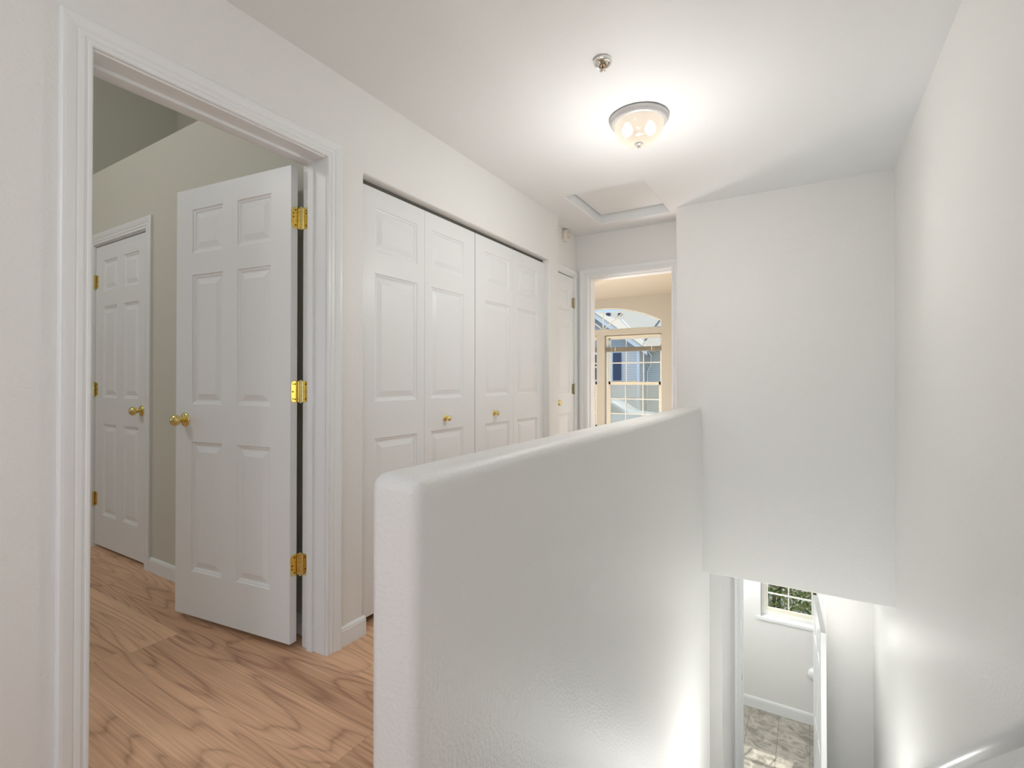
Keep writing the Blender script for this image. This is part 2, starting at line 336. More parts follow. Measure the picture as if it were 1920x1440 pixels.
def hinge(parent, z, leafdirs, pin, m='brass', h=.089):
    """pin (x,y); leafdirs: two unit directions in plan in which the leaves run, w normals"""
    bm = bmesh.new()
    n5 = 5; L = h / n5
    for i in range(n5):
        z0 = z - h/2 + i*L + .0006; z1 = z0 + L - .0012
        lathe(bm, [(0, z0), (.0062, z0), (.0062, z1), (0, z1)], 14, Matrix.Translation((pin[0], pin[1], 0)))
    for zz, s in ((z + h/2, 1), (z - h/2, -1)):
        lathe(bm, [(.0062, zz), (.0066, zz + s*.002), (.004, zz + s*.005), (0, zz + s*.006)], 14, Matrix.Translation((pin[0], pin[1], 0)))
    lw = .036; r = .014
    for d, (ox, oy) in leafdirs:
        d = Vector((d[0], d[1], 0)); nn = Vector((-d[1], d[0], 0))
        o0 = Vector((ox, oy, z)); pc = Vector((pin[0], pin[1], 0)); cdir = Vector((ox, oy, 0)) - pc
        if .0085 < cdir.length < .02:
            pn = Vector((-cdir.y, cdir.x, 0)).normalized() * .0009
            q8 = [bm.verts.new(b_ + Vector((0, 0, zz)) + sg*pn) for zz in (z - h/2, z + h/2) for b_, sg in ((pc, 1), (pc + cdir, 1), (pc + cdir, -1), (pc, -1))]
            for f in ((0, 1, 2, 3), (7, 6, 5, 4), (0, 4, 5, 1), (1, 5, 6, 2), (2, 6, 7, 3), (3, 7, 4, 0)): bm.faces.new([q8[i] for i in f])
        pts = [(0, -h/2), (lw - r, -h/2)]
        pts += [(lw - r + r*math.sin(a), -h/2 + r - r*math.cos(a)) for a in [PI/2*k/5 for k in range(1, 6)]]
        pts += [(lw - r + r*math.cos(a), h/2 - r + r*math.sin(a)) for a in [PI/2*k/5 for k in range(0, 6)]] + [(0, h/2)]
        A = [bm.verts.new(o0 + d*p + Vector((0, 0, q)) + nn*.0011) for p, q in pts]; B = [bm.verts.new(o0 + d*p + Vector((0, 0, q)) - nn*.0011) for p, q in pts]
        k = len(pts)
        for i in range(k): bm.faces.new([A[i], A[(i+1) % k], B[(i+1) % k], B[i]])
        bm.faces.new(A); bm.faces.new(B[::-1])
    hg = obj('hinge', bm, M[m], parent)
    for p in hg.data.polygons: p.use_smooth = False
    for d, (ox, oy) in leafdirs:
        d = Vector((d[0], d[1], 0)); nn = Vector((-d[1], d[0], 0)); q = nn.to_track_quat('Z', 'Y').to_matrix().to_4x4()
        for sp, sz in ((.016, -.032), (.027, 0), (.016, .032)):
            bm = bmesh.new(); c = Vector((ox, oy, z + sz)) + d*sp
            lathe(bm, [(0, -.0022), (.0036, -.0018), (.0036, .0018), (0, .0022)], 10, Matrix.Translation(c) @ q)
            obj('screw', bm, M['screw'], hg)
    return hg

# ------------------------------------------------------------------ the shell
XL = -1.705; XLi = -1.845; CE = 2.433
ST = dict(kind='structure')
def struct(name, bm, m, label, cat='wall', **k): return tag(obj(name, bm, m, None, **k), label, cat, kind='structure')
# hall left wall with bedroom doorway and bifold closet opening
struct('wall_left', slab('x', XLi, XL, (-2.6, 3.555), (-.27, 4.1), [(.552, 1.360, -.01, 2.068), (1.545, 3.394, -.01, 2.060)]), M['wall'],
       'off-white hallway wall on the left holding the open doorway and the bifold closet', bevel=.009, seg=3)
struct('wall_recess', slab('x', -1.94, -1.80, (3.42, 4.30), (-.1, 2.6), [(3.632, 4.088, -.01, 2.068)]), M['wall'], 'short set-back wall past the closet, behind the narrow door and the smoke detector')
struct('wall_far', slab('y', 4.13, 4.27, (-1.95, -.70), (-.1, 2.6), [(-1.708, -.937, -.01, 2.068)]), M['wall'], 'hallway end wall above and around the doorway to the window room')
bm = bmesh.new(); box(bm, -.85, .60, 3.81, 4.27, -.27, 2.6)
struct('wall_stair_end', bm, M['wall'], 'tall off-white wall above the stairwell, its lower edge hanging over the stairs', bevel=.009, seg=3)
# half wall and the stairwell side below it
bm = bmesh.new(); extrude_profile(bm, [(.738, -2.76), (4.158, -2.76), (4.158, -.15), (3.90, -.15), (3.90, .936), (.738, .936)], 'x', -.802, -.670)
struct('wall_half', bm, M['wall'], 'textured off-white half wall with rounded top between the hall and the stairwell', bevel=.033, seg=7)
struct('wall_right', slab('x', .457, .60, (-2.7, 6.6), (-2.76, 2.6), [(-2.1, -.9, .8, 2.1)]), M['wall'], 'long off-white stairwell wall along the right edge of the view')  # the opening behind the camera is added for the side fill
struct('wall_back', slab('y', -2.7, -2.56, (-1.9, .60), (-.1, 2.6), [(-1.57, .33, .7, 2.2)]), M['wall'], 'loft wall behind the camera with an opening added to let in light')  # unseen wall; its opening is added for fill from behind
struct('ceiling', slab('z', CE, CE + .16, (-1.98, .62), (-2.72, 4.28), [(-1.478, -.914, 3.182, 3.896)]), M['ceil'], 'flat white hallway ceiling with the square attic opening', 'ceiling', bevel=.007, seg=3)
bm = bmesh.new()
box(bm, -5.3, -.735, -2.72, 7.7, -.16, 0); box(bm, -.735, .60, -2.72, .765, -.16, 0)
struct('floor', bm, M['wood'], 'brown oak-look laminate floor running through hall and bedroom', 'floor')
bm = bmesh.new(); box(bm, -3.2, .6, 3.95, 6.66, -.269, -.165)
struct('ceiling_lower', bm, M['ceil'], 'white ceiling of the lower level just under the hanging stair wall', 'ceiling')
# front bedroom
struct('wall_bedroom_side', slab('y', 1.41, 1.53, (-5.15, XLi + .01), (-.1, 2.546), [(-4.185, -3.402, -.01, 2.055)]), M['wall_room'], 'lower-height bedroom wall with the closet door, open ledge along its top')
bm = bmesh.new(); box(bm, -5.15, XLi + .01, 1.52, 4.25, 2.46, 2.546)
struct('trim_ledge', bm, M['wall_room'], 'flat plant ledge on top of the bedroom closet wall', 'ledge')
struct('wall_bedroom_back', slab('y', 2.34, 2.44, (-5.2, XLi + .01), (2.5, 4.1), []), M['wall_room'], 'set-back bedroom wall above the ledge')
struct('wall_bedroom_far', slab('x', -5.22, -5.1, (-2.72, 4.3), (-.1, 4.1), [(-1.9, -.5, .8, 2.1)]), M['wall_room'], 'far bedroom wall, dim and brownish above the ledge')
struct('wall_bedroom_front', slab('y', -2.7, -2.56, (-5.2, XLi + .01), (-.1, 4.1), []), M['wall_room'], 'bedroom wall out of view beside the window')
bm = bmesh.new(); box(bm, -5.25, -1.72, -2.72, 4.3, 4.02, 4.12)
struct('ceiling_bedroom', bm, M['ceil'], 'high bedroom ceiling', 'ceiling')
# closet interior
bm = bmesh.new(); box(bm, -2.50, -2.44, 1.53, 3.6, 0, 2.46); box(bm, -2.5, XLi, 3.56, 3.62, 0, 2.46)
struct('wall_closet', bm, M['wall_room'], 'inner walls of the dark hall closet behind the bifold doors')
# window bedroom
AX = -2.849; 
def arch_wall():
    """wall at y 7.5..7.65 with a pair of sash openings and a segmental arch light above"""
    bm = bmesh.new()
    y0, y1 = 7.5, 7.65; xl, xr = -4.7, -.6; zb, zt = -.1, 2.6
    ox0, ox1 = -3.809, -1.889; sill = .34; b0, b1 = 1.842, 1.930; m0, m1 = -2.915, -2.783; sp = 2.040; ap = 2.292
    N = 28; hw = (ox1 - ox0)/2; h = ap - sp; Rr = (hw*hw + h*h)/(2*h); cz = ap - Rr
    arc = [(AX + hw*math.sin(0) + (-hw + 2*hw*i/N), 0) for i in range(N+1)]
    arc = [(x, cz + math.sqrt(max(Rr*Rr - (x-AX)**2, 0))) for x, _ in arc]
    def B(a, b, c, d): box(bm, a, b, y0, y1, c, d)
    B(xl, ox0, zb, zt); B(ox1, xr, zb, zt); B(ox0, ox1, zb, sill); B(m0, m1, sill, b0); B(ox0, ox1, b0, b1)
    for (xa, za), (xb, zb_) in zip(arc, arc[1:]):
        vs = [bm.verts.new(p) for p in ((xa, y0, za), (xb, y0, zb_), (xb, y0, zt), (xa, y0, zt), (xa, y1, za), (xb, y1, zb_), (xb, y1, zt), (xa, y1, zt))]
        for f in ((0, 1, 2, 3), (4, 7, 6, 5), (0, 4, 5, 1), (3, 2, 6, 7)): bm.faces.new([vs[i] for i in f])
    return bm, arc
bm, ARC = arch_wall(); struct('wall_window_room', bm, M['wall_tan'], 'tan wall holding the arched window, seen through the far doorway')
struct('wall_window_room_left', slab('x', -4.7, -4.6, (4.2, 7.6), (-.1, 2.6), []), M['wall_tan'], 'left side wall of the window room, out of view')
struct('wall_window_room_right', slab('x', -.70, -.60, (4.27, 7.6), (-.16, 2.6), []), M['wall_tan'], 'right side wall of the window room behind its opened door')
struct('wall_window_room_near', slab('y', 4.27, 4.30, (-4.7, -.6), (-.1, 2.6), [(-1.708, -.937, -.11, 2.068)]), M['wall_tan'], 'near wall of the window room around its doorway')
struct('wall_window_room_corner', slab('y', 4.15, 4.27, (-4.7, -1.95), (-.1, 2.6), []), M['wall_tan'], 'wall between bedroom closet and window room, out of view')
bm = bmesh.new(); box(bm, -4.75, -.55, 4.28, 7.68, CE, 2.6)
struct('ceiling_window_room', bm, mat('tan_ceiling_paint', (.74, .71, .61), .6), 'tan ceiling of the window room', 'ceiling')

# lower level
F = -2.74
bm = bmesh.new(); box(bm, -3.2, .62, 3.3, 6.70, F - .1, F); struct('floor_lower', bm, M['stone'], 'grey-beige stone-look floor in the room below', 'floor')
bm = bmesh.new(); box(bm, -3.2, -.631, 4.50, 5.10, F, -.20); struct('wall_lower_left', bm, M['wall'], 'lower-level wall corner left of the door below')
struct('wall_lower_door', slab('y', 5.10, 5.20, (-3.2, .46), (F - .02, -.20), [(-.566, .084, F - .03, -.63)]), M['wall'], 'lower-level wall with the open door at the foot of the stairs')
struct('wall_lower_window', slab('y', 6.50, 6.66, (-3.2, .60), (F - .02, -.20), [(-.490, .26, -1.655, -.55)]), M['wall'], 'white lower-room wall below and beside the small window')
struct('wall_lower_room_left', slab('x', -3.2, -3.1, (4.1, 6.6), (F - .02, -.20), []), M['wall'], 'lower-level side wall out of view')
struct('wall_lower_hall', slab('y', 4.158, 4.2, (-3.2, -.78), (F - .02, -.165), []), M['wall'], 'lower hall wall hidden behind the stairwell side')
# ------------------------------------------------------------------ stairs
bm = bmesh.new(); n = 14; rise = -F / n; run = .254
prof = [(.765, -.001)]
y, z = .765, 0
for i in range(n - 1):
    z -= rise; prof += [(y, z), (y + run + .02, z)]; y += run
    prof += [(y + .02, z - .03), (y, z - .03)]
prof += [(y, F), (y - .4, F), (.765, -.6)]
clean = []
for p in prof:
    if not clean or (abs(p[0]-clean[-1][0]) + abs(p[1]-clean[-1][1])) > 1e-4: clean.append(p)
extrude_profile(bm, clean, 'x', -.668, .455)
tag(obj('staircase', bm, M['carpet']), 'beige carpeted stairs going down between half wall and right wall', 'stairs', kind='structure')

# ------------------------------------------------------------------ trims: casings and jambs
def trim(n_, builder, label):
    bm = bmesh.new(); builder(bm); return tag(obj('trim_%d' % n_, bm, M['trim']), label, 'door trim', kind='structure')
DJ = (.570, 1.342, 2.050)
def t1(bm):
    jamb(bm, 'x', XLi, XL, *DJ, 0.0, -1.806, -1.772); casing(bm, 'x', XL, 1, .566, 1.346, 2.056, 0)
    casing(bm, 'x', XLi, -1, .566, 1.346, 2.056, 0)
trim(1, t1, 'white fluted casing and jamb of the near left bedroom doorway')
def t2(bm):
    jamb(bm, 'y', 1.41, 1.53, -4.167, -3.420, 2.040, 0, 1.452, 1.49); casing(bm, 'y', 1.41, -1, -4.171, -3.416, 2.046, 0)
trim(2, t2, 'white casing of the closed closet door inside the left bedroom')
def t3(bm):
    jamb(bm, 'x', -1.94, -1.80, 3.650, 4.070, 2.050, 0, -1.90, -1.84); casing(bm, 'x', -1.80, 1, 3.648, 4.074, 2.056, 0, w=.75)
trim(3, t3, 'white casing of the narrow door past the bifold closet')
def t4(bm):
    jamb(bm, 'y', 4.13, 4.30, -1.690, -.955, 2.050, 0, 4.17, 4.262); casing(bm, 'y', 4.13, -1, -1.694, -.951, 2.056, 0); casing(bm, 'y', 4.30, 1, -1.694, -.951, 2.056, 0)
trim(4, t4, 'white casing and jamb of the far doorway at the hall end')
def t5(bm):
    jamb(bm, 'y', 5.10, 5.20, -.548, .068, -.65, F, 5.15, 5.18); casing(bm, 'y', 5.10, -1, -.552, .072, -.644, F, w=.8)
trim(5, t5, 'white casing of the lower-level doorway at the foot of the stairs')
# baseboards
BB = [(0, 0), (.013, 0), (.013, .066), (.011, .070), (.011, .074), (.006, .080), (.003, .083), (0, .083)]
def base(name, axis, plane, sgn, a0, a1, z0, label, s=1.0):
    bm = bmesh.new(); extrude_profile(bm, [(plane + sgn*p*1.0, z0 + q*s) for p, q in BB], axis, a0, a1)
    return tag(obj(name, bm, M['trim']), label, 'baseboard', kind='structure')
base('baseboard_left', 'y', XL, 1, 1.416, 1.553, 0, 'short white baseboard between doorway casing and bifold closet')
base('baseboard_hall', 'y', XL, 1, 3.40, 3.553, 0, 'white baseboard between bifold closet and wall corner')
base('baseboard_near', 'y', XL, 1, -2.55, .496, 0, 'white baseboard left of the bedroom doorway')
base('baseboard_bedroom', 'x', 1.41, -1, -3.346, XLi, 0, 'white baseboard on the bedroom wall behind the open door')
base('baseboard_bedroom_far', 'y', -5.1, 1, -2.55, 1.40, 0, 'white baseboard along the far bedroom wall')
base('baseboard_window_room', 'x', 7.5, -1, -4.6, -.7, 0, 'white baseboard under the arched window')
base('baseboard_lower', 'x', 6.5, -1, -3.1, .45, F, 'tall white baseboard in the lower room under the window', s=1.55)
base('baseboard_lower_door', 'x', 5.10, -1, .135, .455, F, 'white baseboard right of the lower door')
base('baseboard_half', 'y', -.802, -1, .78, 3.80, 0, 'white baseboard on the hall side of the half wall')

# ------------------------------------------------------------------ doors
def six(w): 
    s = .118 * w / .762; m = .098 * w / .762; p = (w - 2*s - m)/2
    return [(s, s + p), (s + p + m, w - s)]
def rotated(parent, bmf, name, m, mtx):
    bmesh.ops.transform(bmf, matrix=mtx, verts=bmf.verts); return obj(name, bmf, m, parent)
# door 1: opened into the left bedroom, hinged at the right jamb
pin = Vector((-1.852, 1.334)); ang = math.radians(82.9)
d1 = empty('door_1', (pin.x, pin.y, 0), label='open white six-panel door with brass hinges and knob, swung into the left bedroom', cat='door', kind='structure')
a = -PI/2 - ang; dd = Vector((math.cos(a), math.sin(a))); tt = Vector((math.cos(a + PI/2), math.sin(a + PI/2)))
# local: x along door (dd), y towards thickness (tt)
M1 = Matrix(((dd.x, tt.x, 0, 0), (dd.y, tt.y, 0, 0), (0, 0, 1, 0), (0, 0, 0, 1)))
W1 = .751
leaf = rotated(d1, panel_door(W1, .035, six(W1), h=2.011), 'leaf', M['door'], M1 @ Matrix.Translation((.014, .0065, .026)))
kz = .945
def dloc(x, y, z): return (M1 @ Vector((x, y, z)))
knob(d1, dloc(W1 - .055, .0415, kz), (tt.x, tt.y, 0)); knob(d1, dloc(W1 - .055, .0065, kz), (-tt.x, -tt.y, 0))
bm = bmesh.new(); box(bm, W1 + .0135, W1 + .015, .012, .036, kz - .03, kz + .03, M1); obj('latch_plate', bm, M['brass'], d1)
for hz in (1.822, 1.083, .350):
    edge0 = dloc(.0128, .003, 0); jl = (pin.x + .008, 1.342 - .0012)
    hg = hinge(d1, hz, [((tt.x, tt.y), (edge0.x, edge0.y)), ((1, 0), (jl[0] - pin.x, jl[1] - pin.y))], (0, 0))
# door 2: closed closet door in the bedroom
d2 = empty('door_2', (-4.165, 1.45, 0), label='closed white six-panel closet door inside the left bedroom', cat='door', kind='structure')
W2 = .741
rotated(d2, panel_door(W2, .035, six(W2)), 'leaf', M['door'], Matrix.Translation((.0, -.035, .022)))
knob(d2, (W2 - .068, -.035, .945), (0, -1, 0))
for hz in (1.80, 1.07, .33): hinge(d2, hz, [((1, 0), (.004, -.036)), ((-1, 0), (-.004, -.0405))], (0, -.043))
# bifold doors: two pairs
def bifold(name, y0, w, cols_a, cols_b, ky, label):
    r = empty(name, (-1.752, y0, 0), label=label, cat='bifold door', kind='structure')
    L = Matrix(((0, -1, 0, 0), (1, 0, 0, 0), (0, 0, 1, 0), (0, 0, 0, 1)))
    wl_ = w/2 - .0015
    for i, cols in enumerate((cols_a, cols_b)):
        rotated(r, panel_door(wl_, .034, cols, h=2.0), 'leaf', M['door'], Matrix.Translation((0, i*(w/2 + .0005), .038)) @ L)
    k = knob(r, (0, ky - y0, .918), (1, 0, 0), .58)
    return r
wp = .921
b3 = bifold('door_3', 1.549, wp, [(.108, .402)], [(.052, .344)], 2.185, 'nearer pair of white bifold closet leaves with a small brass knob')
b4 = bifold('door_4', 1.549 + wp + .004, wp, [(.112, .404)], [(.054, .346)], 2.69, 'farther pair of white bifold closet leaves with a small brass knob')
# closet track
bm = bmesh.new(); box(bm, -1.792, -1.762, 1.55, 3.39, 2.044, 2.060); 
tag(obj('trim_6', bm, M['track']), 'dark metal closet track above the bifold doors', 'track', kind='structure')
# door 5 narrow
d5 = empty('door_5', (-1.802, 3.652, 0), label='narrow closed white panel door past the bifold closet', cat='door', kind='structure')
L = Matrix(((0, -1, 0, 0), (1, 0, 0, 0), (0, 0, 1, 0), (0, 0, 0, 1)))
rotated(d5, panel_door(.414, .035, [(.088, .326)]), 'leaf', M['door'], Matrix.Translation((0, .002, .030)) @ L)
knob(d5, (0, .030, .945), (1, 0, 0), .9)
for hz in (1.822, 1.053, .35): hinge(d5, hz, [((0, -1), (.001, .412)), ((0, 1), (.001, .424))], (.007, .418), m='dull')
# door 6: opened into the window room, hinged right, almost edge-on
p6 = Vector((-.962, 4.305)); a6 = math.radians(102.55)
d6 = empty('door_6', (p6.x, p6.y, 0), label='white door of the window room, opened and seen almost edge-on', cat='door', kind='structure')
dd = Vector((math.cos(a6), math.sin(a6))); tt = Vector((math.sin(a6), -math.cos(a6)))
M6 = Matrix(((dd.x, tt.x, 0, 0), (dd.y, tt.y, 0, 0), (0, 0, 1, 0), (0, 0, 0, 1)))
rotated(d6, panel_door(.726, .035, six(.726)), 'leaf', M['door'], M6 @ Matrix.Translation((.006, 0, .026)))
q = M6 @ Vector((.67, 0, .96)); knob(d6, q, (-tt.x, -tt.y, 0), .55, m='screw')
for hz in (1.80, 1.055, .35): hinge(d6, hz, [((0, -1), (.0065, -.004)), ((dd.x, dd.y), (0, .006))], (0.002, 0), m='dull')
# door 7: lower level, opened toward the stairs
p7 = Vector((.030, 5.085)); 
near = Vector((.074, 4.35)); dd = (near - p7).normalized(); tt = Vector((-dd.y, dd.x)) 
d7 = empty('door_7', (p7.x, p7.y, 0), label='white door at the foot of the stairs, opened and seen almost edge-on', cat='door', kind='structure')
M7 = Matrix(((dd.x, tt.x, 0, 0), (dd.y, tt.y, 0, 0), (0, 0, 1, 0), (0, 0, 0, 1)))
rotated(d7, panel_door(.73, .035, six(.73)), 'leaf', M['door'], M7 @ Matrix.Translation((.004, 0, F + .012)) @ Matrix.Scale(.982, 4, (0, 0, 1)))
tag(boxobj('strike_plate', (-.5475, -.5455, 5.112, 5.135, -1.70, -1.645), M['dull']), 'small metal strike plate on the left jamb of the lower doorway', 'strike plate')

# ------------------------------------------------------------------ attic hatch
bm = bmesh.new(); box(bm, -1.470, -.922, 3.190, 3.888, 2.504, 2.524)
tag(obj('attic_hatch', bm, M['ceil'], bevel=.003), 'white square access panel set up inside the ceiling opening', 'attic hatch')
bm = bmesh.new(); box(bm, -1.6, -.8, 3.05, 4.02, 2.56, 2.80);  # unseen box; the attic's shade is put into its near-black colour
tag(obj('trim_7', bm, M['dark']), 'near-black box painted as the shade behind the hatch panel gap', 'attic', kind='structure')
# ------------------------------------------------------------------ ceiling light
def ceiling_light(x, y, zc, label, bm_='bulb'):
    r = empty('ceiling_light', (x, y, zc), label=label, cat='ceiling light')
    bm = bmesh.new(); lathe(bm, [(0, -.001), (.139, -.001), (.143, -.004), (.144, -.012), (.141, -.016), (.137, -.018), (.137, -.026), (.132, -.031), (.122, -.034), (.118, -.033), (.118, -.006), (0, -.006)], 64)
    obj('base_ring', bm, M['greyring'], r, smooth=True)
    bm = bmesh.new(); pr = []
    for i in range(15):
        t_ = i/14; rr = .119*math.cos(t_*PI/2*.93)**.75; pr.append((max(rr, .012), -.030 - .098*math.sin(t_*PI/2)))
    lathe(bm, pr, 96, ribs=-.006); obj('glass_shade', bm, M['dome'], r, smooth=True)
    bm = bmesh.new(); lathe(bm, [(0, -.122), (.014, -.124), (.020, -.130), (.017, -.136), (.008, -.139), (.006, -.144), (.0085, -.149), (.005, -.155), (0, -.156)], 24)
    obj('finial', bm, M['greyring'], r, smooth=True)
    for s, ang_ in ((-1, .35), (1, .35)):
        bm = bmesh.new(); mt = Matrix.Translation((s*.055*math.cos(ang_), s*.055*math.sin(ang_), -.058))
        lathe(bm, [(0, -.030), (.014, -.027), (.024, -.016), (.028, 0), (.024, .014), (.014, .026), (.012, .034), (0, .034)], 20, mt)
        obj('bulb', bm, M[bm_], r, smooth=True)
    l_ = lamp('fill_below_light', 'POINT', (x, y, zc - (.62 if bm_ == 'bulb' else .55)), E['hallpt' if bm_ == 'bulb' else 'lowpt'], (1, .98, .95)); l_.data.shadow_soft_size = .07  # added fill lamp hung in the air below the fixture
    return r
ceiling_light(-.715, 2.41, CE, 'lit flush dome light with ribbed glass and grey ring on the hallway ceiling')
ceiling_light(.08, 4.72, -.269, 'added dome light, unseen above the foot of the stairs, lighting the lower level', 'bulb2')  # added fixture, hidden by the stair wall, supplies light below
# ------------------------------------------------------------------ sprinkler
r = empty('fire_sprinkler', (-.712, 1.9, CE), label='small chrome fire sprinkler on the ceiling nearer than the dome light', cat='sprinkler')
bm = bmesh.new(); lathe(bm, [(.038, 0), (.0385, -.004), (.036, -.012), (.033, -.016), (.029, -.016), (.027, -.010), (.024, -.002), (0, -.002)], 40); obj('escutcheon', bm, M['chrome'], r, smooth=True)
bm = bmesh.new(); lathe(bm, [(0, -.002), (.013, -.002), (.013, -.012), (.008, -.016), (.008, -.02), (0, -.02)], 16); obj('body', bm, M['dull'], r)
for s in (-1, 1):
    bm = bmesh.new(); tube(bm, [(s*.010, 0, -.014), (s*.014, 0, -.024), (s*.010, 0, -.034), (s*.003, 0, -.040)], .0024, 8); obj('frame_arm', bm, M['dull'], r, smooth=True)
bm = bmesh.new(); lathe(bm, [(0, -.018), (.0025, -.018), (.0025, -.04), (0, -.04)], 10); obj('bulb', bm, mat('sprinkler_bulb', (.30, .04, .03), .15), r)
bm = bmesh.new(); lathe(bm, [(0, -.040), (.0125, -.041), (.0125, -.0425), (.004, -.047), (0, -.048)], 16); obj('deflector', bm, M['chrome'], r)
# ------------------------------------------------------------------ smoke detector
r = empty('smoke_detector', (-1.80, 3.868, 2.378), label='small round ivory alarm high on the set-back wall by the far doorway', cat='smoke detector')
q = Vector((1, 0, 0)).to_track_quat('Z', 'Y').to_matrix().to_4x4()
bm = bmesh.new(); lathe(bm, [(0, 0), (.052, 0), (.053, .006), (.051, .026), (.046, .036), (.036, .040), (0, .041)], 40, q); obj('housing', bm, M['ivory'], r, smooth=True)
for i in range(7):
    a_ = i*2*PI/7
    bm = bmesh.new(); lathe(bm, [(0, .0395), (.004, .0405), (.004, .0415), (0, .0418)], 8, q @ Matrix.Translation((.026*math.cos(a_), .026*math.sin(a_), 0))); obj('vent_hole', bm, M['blind'], r)
bm = bmesh.new(); lathe(bm, [(0, .040), (.004, .041), (.003, .043), (0, .044)], 8, q @ Matrix.Translation((.008, -.04, -.006))); obj('indicator', bm, M['dark'], r)

# ------------------------------------------------------------------ handrail
r = empty('handrail', (.39, .60, 0), label='white painted handrail running down the right stair wall', cat='handrail')
sl = -.770
def rz(y_): return .363 + sl*(y_ - 1.49)
bm = bmesh.new()
prof = [(.021*math.cos(t_), .024*math.sin(t_)) for t_ in [2*PI*k/20 for k in range(20)]]
A_ = [bm.verts.new((p, 0, rz(.6) + q_)) for p, q_ in prof]; B_ = [bm.verts.new((p, 3.5, rz(4.1) + q_)) for p, q_ in prof]
for k in range(20): bm.faces.new([A_[k], A_[(k+1) % 20], B_[(k+1) % 20], B_[k]])
bm.faces.new(A_); bm.faces.new(B_[::-1]); obj('rail', bm, M['trim'], r, smooth=True)
for yy in (.85, 2.3, 3.8):
    bm = bmesh.new(); tube(bm, [(.0, yy - .6, rz(yy) - .02), (.0, yy - .6, rz(yy) - .05), (.03, yy - .6, rz(yy) - .07), (.066, yy - .6, rz(yy) - .07)], .006, 10); obj('bracket', bm, M['dull'], r, smooth=True)

# ------------------------------------------------------------------ arched window
def arc_bar(bm, pts, w, y0, y1):
    """frame strip following pts (x,z), inset by w below the curve"""
    n_ = len(pts); inn = []
    for i, (x, z) in enumerate(pts):
        xa, za = pts[max(i-1, 0)]; xb, zb = pts[min(i+1, n_-1)]; d = Vector((xb-xa, zb-za)).normalized(); inn.append((x + d.y*w, z - d.x*w))
    ring = []
    for y_ in (y0, y1): ring.append(([bm.verts.new((x, y_, z)) for x, z in pts], [bm.verts.new((x, y_, z)) for x, z in inn]))
    for i in range(n_-1):
        (o0, i0), (o1, i1) = ring
        bm.faces.new([o0[i], o0[i+1], i0[i+1], i0[i]]); bm.faces.new([o1[i], i1[i], i1[i+1], o1[i+1]])
        bm.faces.new([i0[i], i0[i+1], i1[i+1], i1[i]]); bm.faces.new([o0[i], o1[i], o1[i+1], o0[i+1]])
w1 = empty('window_1', (AX, 7.6, 1.842), label='arched upper window light with radiating bars, seen through the far doorway', cat='window', kind='structure')
o_ = Vector((AX, 7.6, 1.842))
def loc(bm, o): bmesh.ops.translate(bm, vec=-Vector(o), verts=bm.verts); return bm
bm = bmesh.new(); arc_bar(bm, ARC, .020, 7.58, 7.64); box(bm, -3.809, -1.889, 7.58, 7.64, 1.930, 1.952); box(bm, -1.909, -1.889, 7.58, 7.64, 1.95, 2.04); box(bm, -3.809, -3.789, 7.58, 7.64, 1.95, 2.04)
obj('window_frame', loc(bm, o_), M['vinyl'], w1)
bm = bmesh.new(); vs = [bm.verts.new((x, 7.61, z - .01)) for x, z in ARC] + [bm.verts.new((-1.9, 7.61, 1.94)), bm.verts.new((-3.8, 7.61, 1.94))]
bm.faces.new(vs); obj('pane', loc(bm, o_), M['glass'], w1)
for an in (90, 38, 142):
    a_ = math.radians(an); Ln = .335 if an == 90 else .42
    bm = bmesh.new(); box(bm, .01, Ln, -.004, .004, -.0095, .0095, Matrix.Translation((0, .01 + .0, 1.945 - 1.842)) @ Matrix.Rotation(-a_, 4, 'Y'))
    obj('muntin', bm, M['vinyl'], w1)
